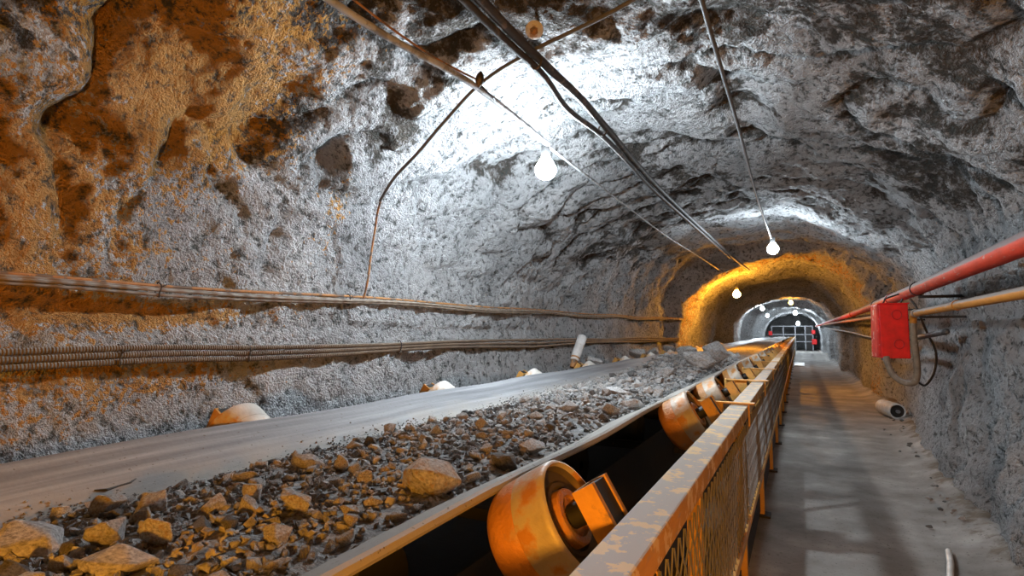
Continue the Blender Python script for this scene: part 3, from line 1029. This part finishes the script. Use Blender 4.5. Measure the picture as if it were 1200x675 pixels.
for (x, yy), s, mi, rot, mk, lab in named:
    z = float(ore_top(np.array([x]), np.array([yy]))[0]) + s[2] * .45
    stone(big[mi], (x, yy, z), s, rot, lab, None, M[mk])
    taken.append((x, yy, max(s[0], s[1])))
cnt = 0
tries = 0
mats_ = ['rock', 'rock', 'rock', 'rock_warm', 'rock_warm', 'rock_pale', 'rock_dark']
while cnt < 284 and tries < 20000:
    tries += 1
    u = rs.rand()
    yy = 0.52 + 10.5 * u ** 2.0
    xx = rs.uniform(-1.93, -.97)
    s = rs.uniform(.020, .042) * (1 + .13 * yy)
    if rs.rand() < .18:
        s *= 1.45
    if yy < 2.6 and xx > -1.3:
        s *= .9
    if any((xx - a) ** 2 + (yy - b) ** 2 < (s * .85 + c * .85) ** 2 for a, b, c in taken):
        continue
    taken.append((xx, yy, s))
    z = float(ore_top(np.array([xx]), np.array([yy]))[0]) + s * .38
    if yy < 3:
        lab, gp = 'fist sized angular stone lying in the near gravel on the belt', 'stones in the near gravel'
    elif yy < 6:
        lab, gp = 'angular stone lying in the gravel midway along the belt', 'stones in the middle gravel'
    else:
        lab, gp = 'grey lump of ore on the distant heap on the belt', 'lumps on the distant heap'
    stone(big[rs.randint(10)], (xx, yy, z), (s, s * rs.uniform(.7, 1), s * rs.uniform(.7, 1.05)), (rs.uniform(-.6, .6), rs.uniform(-.6, .6), rs.uniform(0, 6.28)), lab, gp, M[mats_[rs.randint(7)]])
    cnt += 1
# sliver of wood on the bare belt
mb = MB()
z = lambda x: float(trough(x)) + .006
mb.tube([(-2.075, 1.03, z(-2.075)), (-2.06, 1.06, z(-2.06) + .003), (-2.068, 1.10, z(-2.068) + .001), (-2.072, 1.14, z(-2.072)), (-2.085, 1.165, z(-2.085))], [.002, .0045, .003, .004, .002], 6)
tag(mb.build('wood_sliver', M['cable_black']), 'thin dark sliver lying on the bare grey slope of the belt', 'debris')


# ------------------------------------------------------------------ roof and wall cables
def cable(name, pts, r, m, label, n=8, cat='cable', group=None, seg=8):
    mb = MB()
    mb.tube(smooth_path(pts, seg), r, n)
    return tag(mb.build(name, m, None, smooth='all'), label, cat, group)


RZC = 3.1
cable('lamp_cable', [(-1.86, -.5, 3.14), (-1.84, 1.75, 3.10), (-1.70, 2.81, 3.09), (-1.74, 4.0, 3.10)], .019, M['cable_pale'], 'pale thick lamp cable crossing the roof from the top to the bright lamp')
cable('lamp_cable', [(-1.74, 3.98, 3.085), (-1.75, 6.9, 3.06), (-1.78, 9.0, 3.08), (-1.79, 12, 3.15), (-1.80, 15.2, 3.2)], .011, M['cable_pale'], 'thin pale lamp cable running on from the bright lamp to the ochre arch')
cable('power_cable', [(-1.24, -.5, 3.14), (-1.23, 2.07, 3.10), (-1.21, 2.76, 3.09), (-1.195, 3.3, 3.095), (-1.20, 3.85, 3.085), (-1.22, 5.97, 3.06), (-1.15, 11.7, 3.10), (-1.1, 15.6, 3.2)], .024, M['cable_black'], 'thick black power cable under the roof, the straight upper strand of the pair')
cable('power_cable', [(-1.29, -.5, 3.13), (-1.28, 2.07, 3.08), (-1.245, 2.76, 3.06), (-1.275, 3.25, 3.03), (-1.245, 3.85, 3.045), (-1.24, 4.6, 3.035), (-1.245, 5.97, 3.02), (-1.17, 11.7, 3.06)], .019, M['cable_black'], 'black power cable that sags away from its pair left of the roof centre')
cable('roof_wire', [(-.34, .6, 3.2), (-.34, 2.53, 3.10), (-.34, 4.32, 3.08), (-.36, 6.41, 3.08), (-.34, 9.55, 3.06)], .012, M['cable_grey'], 'single thin grey cable right of the roof centre, ending at the distant white lamp')
cable('cross_wire', [(.35, 2.25, 3.42), (-.57, 2.41, 3.13), (-1.22, 2.64, 3.13), (-1.65, 2.80, 3.10), (-1.99, 2.90, 2.95), (-2.27, 3.0, 2.82), (-2.56, 3.1, 2.70), (-2.77, 3.2, 2.58)], .011, M['cable_grey'], 'thin dark wire slung across the tunnel under the roof cables')
cable('drop_wire', [(-2.76, 3.2, 2.59), (-2.88, 3.3, 2.52), (-2.97, 3.38, 2.42), (-3.0, 3.37, 2.2), (-3.0, 3.34, 2.0), (-3.03, 3.33, 1.86)], .008, M['cable_rust'], 'rusty wire dropping down the left wall to the upper cables')
cable('rusty_wire', [(-1.95, 1.2, 3.36), (-1.90, 1.9, 3.24), (-1.80, 2.45, 3.16), (-1.66, 2.80, 3.11)], .006, M['cable_rust'], 'thin rusty wire beside the pale lamp cable at the top')
# knots where the wires meet
mb = MB()
mb.lathe((-1.655, 2.77, 3.06), (0.1, .1, 1), [(0, .006), (.02, .02), (.05, .028), (.08, .02), (.10, .006)], 10)
mb.tube([(-1.655, 2.8, 3.08), (-1.64, 2.92, 3.05), (-1.70, 3.05, 3.09)], .006, 6)
tag(mb.build('cable_clamp', M['cable_black'], None, smooth=True), 'small black clamp knotting the wires where the cross wire meets the pale cable', 'clamp')
for yy, lab in ((2.66, 'dark tie binding the black cable pair near the roof bolt plate'), (3.82, 'dark tie where the sagging black cable rejoins its pair')):
    mb = MB()
    mb.tube([(-1.225 + .032 * math.cos(t), yy, 3.07 + .042 * math.sin(t)) for t in np.linspace(0, 2 * math.pi, 13)], .006, 6, cap=False)
    tag(mb.build('cable_tie', M['cable_black'], None, smooth=True), lab, 'cable tie')

# roof bolt plate
rbp = empty('roof_bolt', (-1.36, 2.93, 3.42), 'round pale roof bolt plate under the dark roof near the top', 'roof bolt')
ax = Vector((.25, -.75, -.62))
mb = MB()
mb.lathe((0, 0, 0), ax, [(-.02, 0), (-.02, .05), (-.004, .055), (.0, .050), (.012, .030), (.014, .02)], 24)
mb.build('plate', M['plate'], rbp, smooth=True)
mb = MB()
mb.lathe((0, 0, 0), ax, [(-.3, .012), (.05, .012), (.05, 0)], 10)
mb.build('bolt', M['cable_rust'], rbp, smooth=True)
mb = MB()
mb.lathe((0, 0, 0), ax, [(.012, .026), (.034, .026), (.036, .012)], 6)
mb.build('nut', M['cable_rust'], rbp)


def wallx(yy, zz):
    """x of the inner face of the left wall at (y, z)"""
    j = int(np.clip(np.searchsorted(ys, yy), 0, NY - 1))
    row = PP[j, :s1]
    return float(row[np.argmin(np.abs(row[:, 2] - zz)), 0])


def rightx(yy, zz):
    j = int(np.clip(np.searchsorted(ys, yy), 0, NY - 1))
    row = PP[j, s2:]
    return float(row[np.argmin(np.abs(row[:, 2] - zz)), 0])


def wall_run(zs, off, yend=15.2, step=.55):
    """points along the left wall, always clear of the rock"""
    yy = -.8
    out = []
    k = 0
    while yy < yend:
        x = max(wallx(yy + d, zs(yy) + e_) for d in (-.12, 0, .12) for e_ in (-.03, .03)) + off
        out.append((x, yy, zs(yy)))
        yy += step
    return out


def avg(pts):
    o = []
    for i in range(len(pts)):
        a = pts[max(0, i - 1)]; b = pts[i]; c = pts[min(len(pts) - 1, i + 1)]
        o.append((max(b[0], (a[0] + b[0] + c[0]) / 3), b[1], b[2]))
    return o


zu = lambda y_: 1.835 + .0030 * max(0, y_) * 2.0 + .012 * math.sin(y_ * 1.9)
upper = avg(wall_run(zu, .018))
offs = [(0, 0, .012), (.006, -.026, .010), (-.004, .024, .010), (.016, -.008, .009)]
ulab = ['grey brown cable in the upper wall bundle, the middle strand', 'brown cable in the upper wall bundle, the lowest strand', 'rusty cable in the upper wall bundle, the topmost strand', 'thin cable in the upper wall bundle, the strand lying in front']
for k, (dx, dz, r) in enumerate(offs):
    pts = [(x + dx, yy, z_ + dz + .004 * math.sin(yy * (1.3 + .4 * k) + k)) for x, yy, z_ in upper]
    cable('wall_cable', pts, r, M['cable_brown'] if k != 2 else M['cable_rust'], ulab[k], seg=4)
zl = lambda y_: float(np.interp(y_, [-1, 1.1, 1.67, 2.45, 3.35, 4.84, 7, 9, 12, 16], [1.44, 1.465, 1.482, 1.458, 1.455, 1.470, 1.44, 1.44, 1.41, 1.38]))
lower = avg(wall_run(zl, .036))
llab = ['ribbed brown conduit on the left wall, topmost of the lower three', 'ribbed brown conduit on the left wall, middle of the lower three', 'ribbed brown conduit on the left wall, bottom of the lower three']
for k, dz in enumerate((.0365, 0, -.0365)):
    pts = [(x + .004 * (1 - k), yy, z_ + dz + (.010 * (1 - k) * math.sin(yy * 1.1) if yy > 2.6 else 0)) for x, yy, z_ in lower]
    cable('ribbed_conduit', pts, .0175, M['hose'], llab[k], n=10, cat='conduit', seg=4)


def at_y(pts, yy):
    a = np.array(pts)
    return [float(np.interp(yy, a[:, 1], a[:, k])) for k in range(3)]


for yy, src, hh, lab in ((1.67, lower, .058, 'wire tie around the lower conduits at the far left'), (2.45, lower, .058, 'wire tie around the lower conduits, second from the left'), (4.0, lower, .058, 'wire tie around the lower conduits, third from the left'),
                         (1.9, upper, .042, 'wire tie around the upper cables on the left'), (3.33, upper, .042, 'wire tie around the upper cables where the rusty drop wire ends')):
    c = at_y(src, yy)
    mb = MB()
    mb.tube([(c[0] + .024 * math.cos(t), yy + .006 * math.sin(3 * t), c[2] + hh * math.sin(t)) for t in np.linspace(0, 2 * math.pi, 17)], .004, 6, cap=False)
    mb.tube([(c[0] + .024, yy, c[2] + .01), (c[0] + .034, yy + .012, c[2] + .022), (c[0] + .030, yy + .03, c[2] + .03)], .003, 5)
    tag(mb.build('wire_tie', M['cable_black'], None, smooth=True), lab, 'wire tie')

# pipe stub leaning out of the wall behind the belt
stub = empty('pipe_stub', (-2.62, 6.85, 1.22), 'short pale pipe stub leaning against the left wall behind the belt', 'pipe stub')
d = Vector((.05, .25, .38)).normalized()
mb = MB()
mb.lathe((0, 0, 0), d, [(0, .0), (0, .055), (.02, .062), (.36, .062), (.375, .056), (.375, .0)], 20)
mb.build('tube_body', M['plate'], stub, smooth=True)
mb = MB()
mb.lathe(-d * .10, d, [(0, .02), (0, .03), (.10, .045), (.13, .064), (.15, .064)], 20)
mb.build('rusty_collar', M['cable_rust'], stub, smooth=True)
stone(big[4], (-2.60, 7.5, 1.20), (.16, .12, .08), (.1, .2, .3), 'pale lump of rock beside the leaning pipe stub behind the belt', None, M['rock_pale'], 'wall_rubble')
for k, (yy, s) in enumerate(((10.6, .22), (11.9, .25), (13.2, .25))):
    stone(big[k + 1], (-2.75, yy, 1.17), (s, s, s * .8), (.2, .1, k), ['grey rubble lump behind the belt, nearest of three before the ochre arch', 'grey rubble lump behind the belt, middle of three before the ochre arch', 'grey rubble lump behind the belt, last of three before the ochre arch'][k], None, M['rock'], 'wall_rubble')

# ------------------------------------------------------------------ lamps
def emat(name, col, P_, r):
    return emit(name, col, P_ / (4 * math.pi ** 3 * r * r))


COOL = (0.80, 0.91, 1.0)
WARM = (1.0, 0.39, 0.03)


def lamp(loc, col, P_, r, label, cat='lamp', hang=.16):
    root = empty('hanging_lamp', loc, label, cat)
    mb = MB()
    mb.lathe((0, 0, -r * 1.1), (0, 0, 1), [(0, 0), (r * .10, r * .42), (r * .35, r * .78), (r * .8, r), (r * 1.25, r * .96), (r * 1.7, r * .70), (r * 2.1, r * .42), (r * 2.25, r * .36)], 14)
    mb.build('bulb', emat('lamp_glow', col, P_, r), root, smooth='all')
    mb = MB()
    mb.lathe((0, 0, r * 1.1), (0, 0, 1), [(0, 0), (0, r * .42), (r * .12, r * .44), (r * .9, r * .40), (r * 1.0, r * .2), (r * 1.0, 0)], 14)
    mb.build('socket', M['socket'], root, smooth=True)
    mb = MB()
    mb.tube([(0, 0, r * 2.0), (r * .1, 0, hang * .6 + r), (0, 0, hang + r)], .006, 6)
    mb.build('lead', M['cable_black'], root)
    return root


lamp((-1.76, 4.0, 2.905), COOL, 360, .085, 'glaring white bulb hanging under the pale cable, nearest and brightest lamp', hang=.10)
lamp((-.32, 9.55, 2.90), COOL, 165, .085, 'white bulb hanging from the thin grey roof cable before the ochre arch', hang=.08)
lamp((-1.53, 16.8, 2.66), WARM, 470, .10, 'orange lamp glowing inside the left of the ochre arch', hang=.3)
lamp((-1.55, 29.5, 2.72), COOL, 260, .09, 'white lamp beyond the orange lamp, on the left of the inner arches', hang=.2)
lamp((-.28, 27.5, 2.88), WARM, 70, .09, 'small orange lamp at the centre of the inner arches', hang=.1)
lamp((-.17, 37.0, 2.70), COOL, 260, .11, 'small white lamp just below the small central orange lamp', hang=.2)
lamp((-.05, 49, 2.22), COOL, 520, .13, 'farthest white lamp above the steel gate', hang=.6)
lamp((-1.9, 42.0, 2.70), COOL, 500, .10, 'white lamp lighting the roof left of the far gate', hang=.2)
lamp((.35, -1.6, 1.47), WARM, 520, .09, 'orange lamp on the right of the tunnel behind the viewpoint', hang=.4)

# ------------------------------------------------------------------ pipes on the right wall
PX = 1.16


def pipe_z(yy, a, b):
    return a + b * math.exp(-max(yy, 0) / 8)


pr = empty('water_pipe', (PX, 0, 0), 'large red pipe with dust on top running along the right wall', 'pipe')
path = [(0, yy, 1.6 + float(np.interp(yy, [-1, 4, 8, 16, 30, 50], [.53, .50, .455, .42, .41, .40]))) for yy in np.linspace(-1, 48, 60)]
mb = MB()
mb.tube(path, .068, 20)
mb.build('pipe_run', M['red_pipe'], pr, smooth=True)
for yy in (9.3, 15.5, 22):
    z = float(np.interp(yy, [p_[1] for p_ in path], [p_[2] for p_ in path]))
    mb = MB()
    mb.lathe((0, yy - .05, z), (0, 1, 0), [(0, .068), (0, .080), (.10, .080), (.10, .068)], 20)
    mb.build('coupling', M['red_pipe'], pr, smooth=True)

po = empty('conduit_pipe', (PX, 0, 0), 'thin orange brown pipe below the red pipe, bending down before the red box', 'pipe')
pth = [(0, yy, 1.6 + float(np.interp(yy, [-1, 4, 7.7], [.25, .225, .20]))) for yy in np.linspace(-1, 7.55, 12)]
bend = [(0, 7.66, 1.795), (0, 7.72, 1.765), (0.0, 7.74, 1.70)]
mb = MB()
mb.tube(smooth_path(pth + bend, 3), .037, 14)
mb.build('straight_run', M['orange_pipe'], po, smooth=True)
mb = MB()
mb.tube(smooth_path([(0, 7.74, 1.74), (0.0, 7.74, 1.5), (.015, 7.75, 1.25), (.012, 7.77, 1.08), (-.03, 7.79, 1.01), (-.12, 7.82, 1.02), (-.19, 7.86, 1.08), (-.235, 7.9, 1.18), (-.25, 7.94, 1.30)], 6), .034, 14)
mb.build('looped_drop', M['conduit'], po, smooth=True)
mb = MB()
mb.lathe((0, 7.47, 1.803), (0, 1, 0), [(0, .037), (0, .046), (.07, .046), (.07, .037)], 14)
mb.build('coupling', M['conduit'], po, smooth=True)
mb = MB()
mb.lathe((0, 5.7, 1.815), (0, 1, 0), [(0, .037), (0, .043), (.06, .043), (.06, .037)], 14)
mb.build('coupling', M['orange_pipe'], po, smooth=True)
cable('conduit_pipe', [(1.10, 8.35, 1.80), (1.12, 9.5, 1.82), (1.16, 13.8, 1.86), (1.16, 22, 1.90), (1.16, 34, 1.95)], .037, M['orange_pipe'], 'thin orange pipe continuing behind the red box towards the arch', 12, 'pipe')
cable('power_cable', [(1.20, -1, 2.22), (1.22, 4, 2.19), (1.20, 6.4, 2.15), (1.17, 8.3, 2.115), (1.2, 13, 2.10), (1.2, 24, 2.09), (1.2, 40, 2.08)], .014, M['cable_black'], 'black cable lying along the top of the red pipe')
cable('power_cable', [(1.32, 7.0, 1.60), (1.30, 8.6, 1.52), (1.26, 10.5, 1.47), (1.2, 13, 1.50), (1.22, 16, 1.56), (1.2, 21, 1.63), (1.2, 32, 1.75)], .030, M['cable_black'], 'sagging black cable below the orange pipe behind the red box', 10)
cable('looped_cord', [(1.17, 7.9, 1.98), (1.22, 7.84, 1.86), (1.30, 7.9, 1.62), (1.40, 8.0, 1.36), (1.38, 8.05, 1.12), (1.28, 7.98, .98), (1.20, 7.9, 1.02)], .013, M['cable_black'], 'thin black cord looping beside the red box to the wall', 6)
# pipe hangers into the rock
hw = ['dark wall bracket holding the pipes at the right edge of the view', 'dark wall bracket holding the pipes just before the red box', 'dark wall bracket holding the pipes beyond the red box']
for k, yy in enumerate((3.6, 7.35, 11.0)):
    root = empty('pipe_bracket', (PX, yy, 1.7), hw[k], 'bracket')
    wx = max(rightx(yy, 2.0), 1.3) - PX + .06
    z2 = float(np.interp(yy, [p_[1] for p_ in path], [p_[2] for p_ in path])) - 1.7
    mb = MB()
    mb.box((wx / 2, 0, z2 - .088), (wx, .035, .03))
    mb.box((wx / 2, 0, .055 if yy < 8 else .09), (wx, .035, .025))
    mb.build('arm', M['steel_dark'], root)
    mb = MB()
    mb.tube([(.072 * math.cos(t), 0, z2 + .072 * math.sin(t)) for t in np.linspace(0, 2 * math.pi, 21)], .007, 6, cap=False)
    mb.build('clip', M['steel_dark'], root, smooth=True)

# red box ------------------------------------------------------------
bx = empty('fire_box', (1.0, 8.13, 1.28), 'bright red metal box hanging under the red pipe on the right wall', 'box')
mb = MB()
mb.bbox((.015, 0, .325), (.29, .22, .65), .008)
mb.build('body', M['red_box'], bx)
mb = MB()
mb.bbox((-.155, .03, .325), (.05, .20, .64), .012, (Vector((.97, .22, 0)).normalized(), Vector((-.22, .97, 0)).normalized(), Vector((.02, 0, 1))))
mb.build('side_door', M['red_worn'], bx)
mb = MB()
mb.bbox((.015, 0, .655), (.32, .25, .014), .004)
mb.build('lid', M['red_box'], bx)
for (x_, z_) in ((.045, .52), (.055, .17)):
    mb = MB()
    mb.tube([(x_ + .048 * math.cos(t), -.112, z_ + .055 * math.sin(t)) for t in np.linspace(0, 2 * math.pi, 25)], .006, 6, cap=False)
    mb.build('embossed_ring', M['red_emboss'], bx, smooth=True)
for x_ in (-.08, .10):
    mb = MB()
    mb.tube([(x_, 0, .65), (x_ + .03, 0, .72), (.16, 0, .80)], .010, 8)
    mb.build('hanger', M['steel_dark'], bx)
for x_, z_ in ((-.10, -.012), (.0, -.012)):
    mb = MB()
    mb.lathe((x_, 0, -.03), (0, 0, 1), [(0, 0), (0, .024), (.035, .024)], 10)
    mb.build('cable_gland', M['galv'], bx, smooth=True)

# roller lying on the walkway
sr = empty('spare_roller', (1.46, 12.6, .10), 'loose conveyor roller lying on the walkway by the right wall', 'roller')
ax = Vector((.22, -1, 0)).normalized()
mb = MB()
mb.lathe((0, 0, 0), ax, [(-.35, .05), (-.35, .125), (-.33, .14), (.33, .14), (.345, .133), (.345, .118), (.33, .112)], 32)
mb.build('shell', M['plate'], sr, smooth=True)
mb = MB()
mb.lathe((0, 0, 0), ax, [(.33, .115), (.32, .09), (.32, .06), (.335, .055), (.335, .03)], 32)
mb.build('end_cap', M['seal'], sr, smooth=True)
mb = MB()
mb.lathe((0, 0, 0), ax, [(.32, .03), (.39, .03), (.39, 0)], 16)
mb.build('shaft', M['galv'], sr, smooth=True)
sr.location.z = .155
# pale stick at the bottom of the picture
mb = MB()
mb.tube([(.80, 4.55, .022), (.86, 4.85, .025), (.90, 5.12, .022)], [.020, .021, .019], 10)
tag(mb.build('pale_stick', M['stick'], None, smooth=True), 'pale stick lying on the walkway at the bottom right', 'stick')
# rubble along the foot of the right wall
rl = 'small dark lump of rubble along the foot of the right wall'
for k in range(34):
    yy = 4.2 + 9 * rs.rand()
    wx = float(np.interp(yy, [3, 6, 9, 13], [1.2, 1.24, 1.38, 1.75]))
    xx = wx - .10 - abs(rs.normal(0, .10))
    s = rs.uniform(.015, .045)
    e_ = max(0, min(1, (xx - (wx - .38)) / .4))
    stone(big[rs.randint(10)], (xx, yy, .02 + e_ ** 2 * .12 + s * .3), (s, s, s * .7), (rs.uniform(-.5, .5), 0, rs.uniform(0, 6)), rl, 'rubble along the right wall', M['rock_dark' if rs.rand() < .5 else 'rock'], 'rubble_lump')

# ------------------------------------------------------------------ far end of the tunnel
gt = empty('steel_gate', (-.3, 53, 0), 'grey steel gate frame closing the far end of the tunnel', 'gate')
for x_ in (-2.1, -1.2, -.3, .45, 1.0):
    mb = MB()
    mb.box((x_ + .3, 0, 1.05), (.09, .09, 2.1))
    mb.build('upright', M['galv'], gt)
for z_ in (.75, 1.35, 2.05):
    mb = MB()
    mb.box((-.25, 0, z_), (3.2, .07, .08))
    mb.build('rail', M['galv'], gt)
mb = MB()
mb.box((1.03, .05, 1.0), (.52, .02, 1.9))
mb.build('door_leaf', M['steel_dark'], gt)
for (x_, z_, nm, lab, s) in ((1.06, 1.55, 'fire_bell', 'red round box on the far gate, the upper of two', .17), (1.1, .75, 'fire_box', 'red box on the far gate, the lower of two', .22), (-2.2, 1.45, 'fire_box', 'small red box at the far left end beside the belt', .18)):
    mb = MB()
    mb.bbox((0, 0, 0), (s * 1.6, s, s * 2), .02)
    o = tag(mb.build(nm, M['red_box']), lab, 'box')
    o.location = (x_, 52.75, z_)
mb = MB()
mb.bbox((-.05, 30.5, .02), (.45, 3.0, .02), .006)  # pale sheet in place of a light patch on the floor
tag(mb.build('steel_plate', M['stick']), 'pale plate lying across the walkway in the distance', 'plate')
hd = empty('belt_drive', (-1.53, 51.4, 0), 'dark drive station at the far end of the conveyor belt', 'machine')
mb = MB()
mb.lathe((-.9, 0, .9), (1, 0, 0), [(0, 0), (0, .32), (1.8, .32), (1.8, 0)], 24)
mb.build('drum', M['steel_dark'], hd, smooth=True)
for s in (-1, 1):
    mb = MB()
    mb.bbox((s * .98, 0, .6), (.1, .9, 1.2), .02)
    mb.build('side_frame', M['steel_dark'], hd)

# ------------------------------------------------------------------ world, camera
wd = bpy.data.worlds.new('world')
scene.world = wd
wd.use_nodes = True
wd.node_tree.nodes['Background'].inputs[0].default_value = (0.02, 0.02, 0.02, 1)

f_px = 650.0
vp = (936.5, 388.5)
phi = math.atan((vp[1] - 337.5) / f_px)
th_ = math.atan((vp[0] - 600) / f_px * math.cos(phi))
cam = bpy.data.cameras.new('camera')
cam.sensor_width = 36
cam.lens = f_px * 36 / 1200
cam.clip_start = 0.02
cam.clip_end = 200
co = bpy.data.objects.new('camera', cam)
co.location = (0, 0, CH)
co.rotation_euler = (math.pi / 2 + phi, 0, th_)
COL.objects.link(co)
scene.camera = co
scene.view_settings.view_transform = 'Standard'
scene.view_settings.look = 'None'
scene.view_settings.gamma = 1
scene.view_settings.exposure = 1.48
scene.view_settings.use_curve_mapping = False
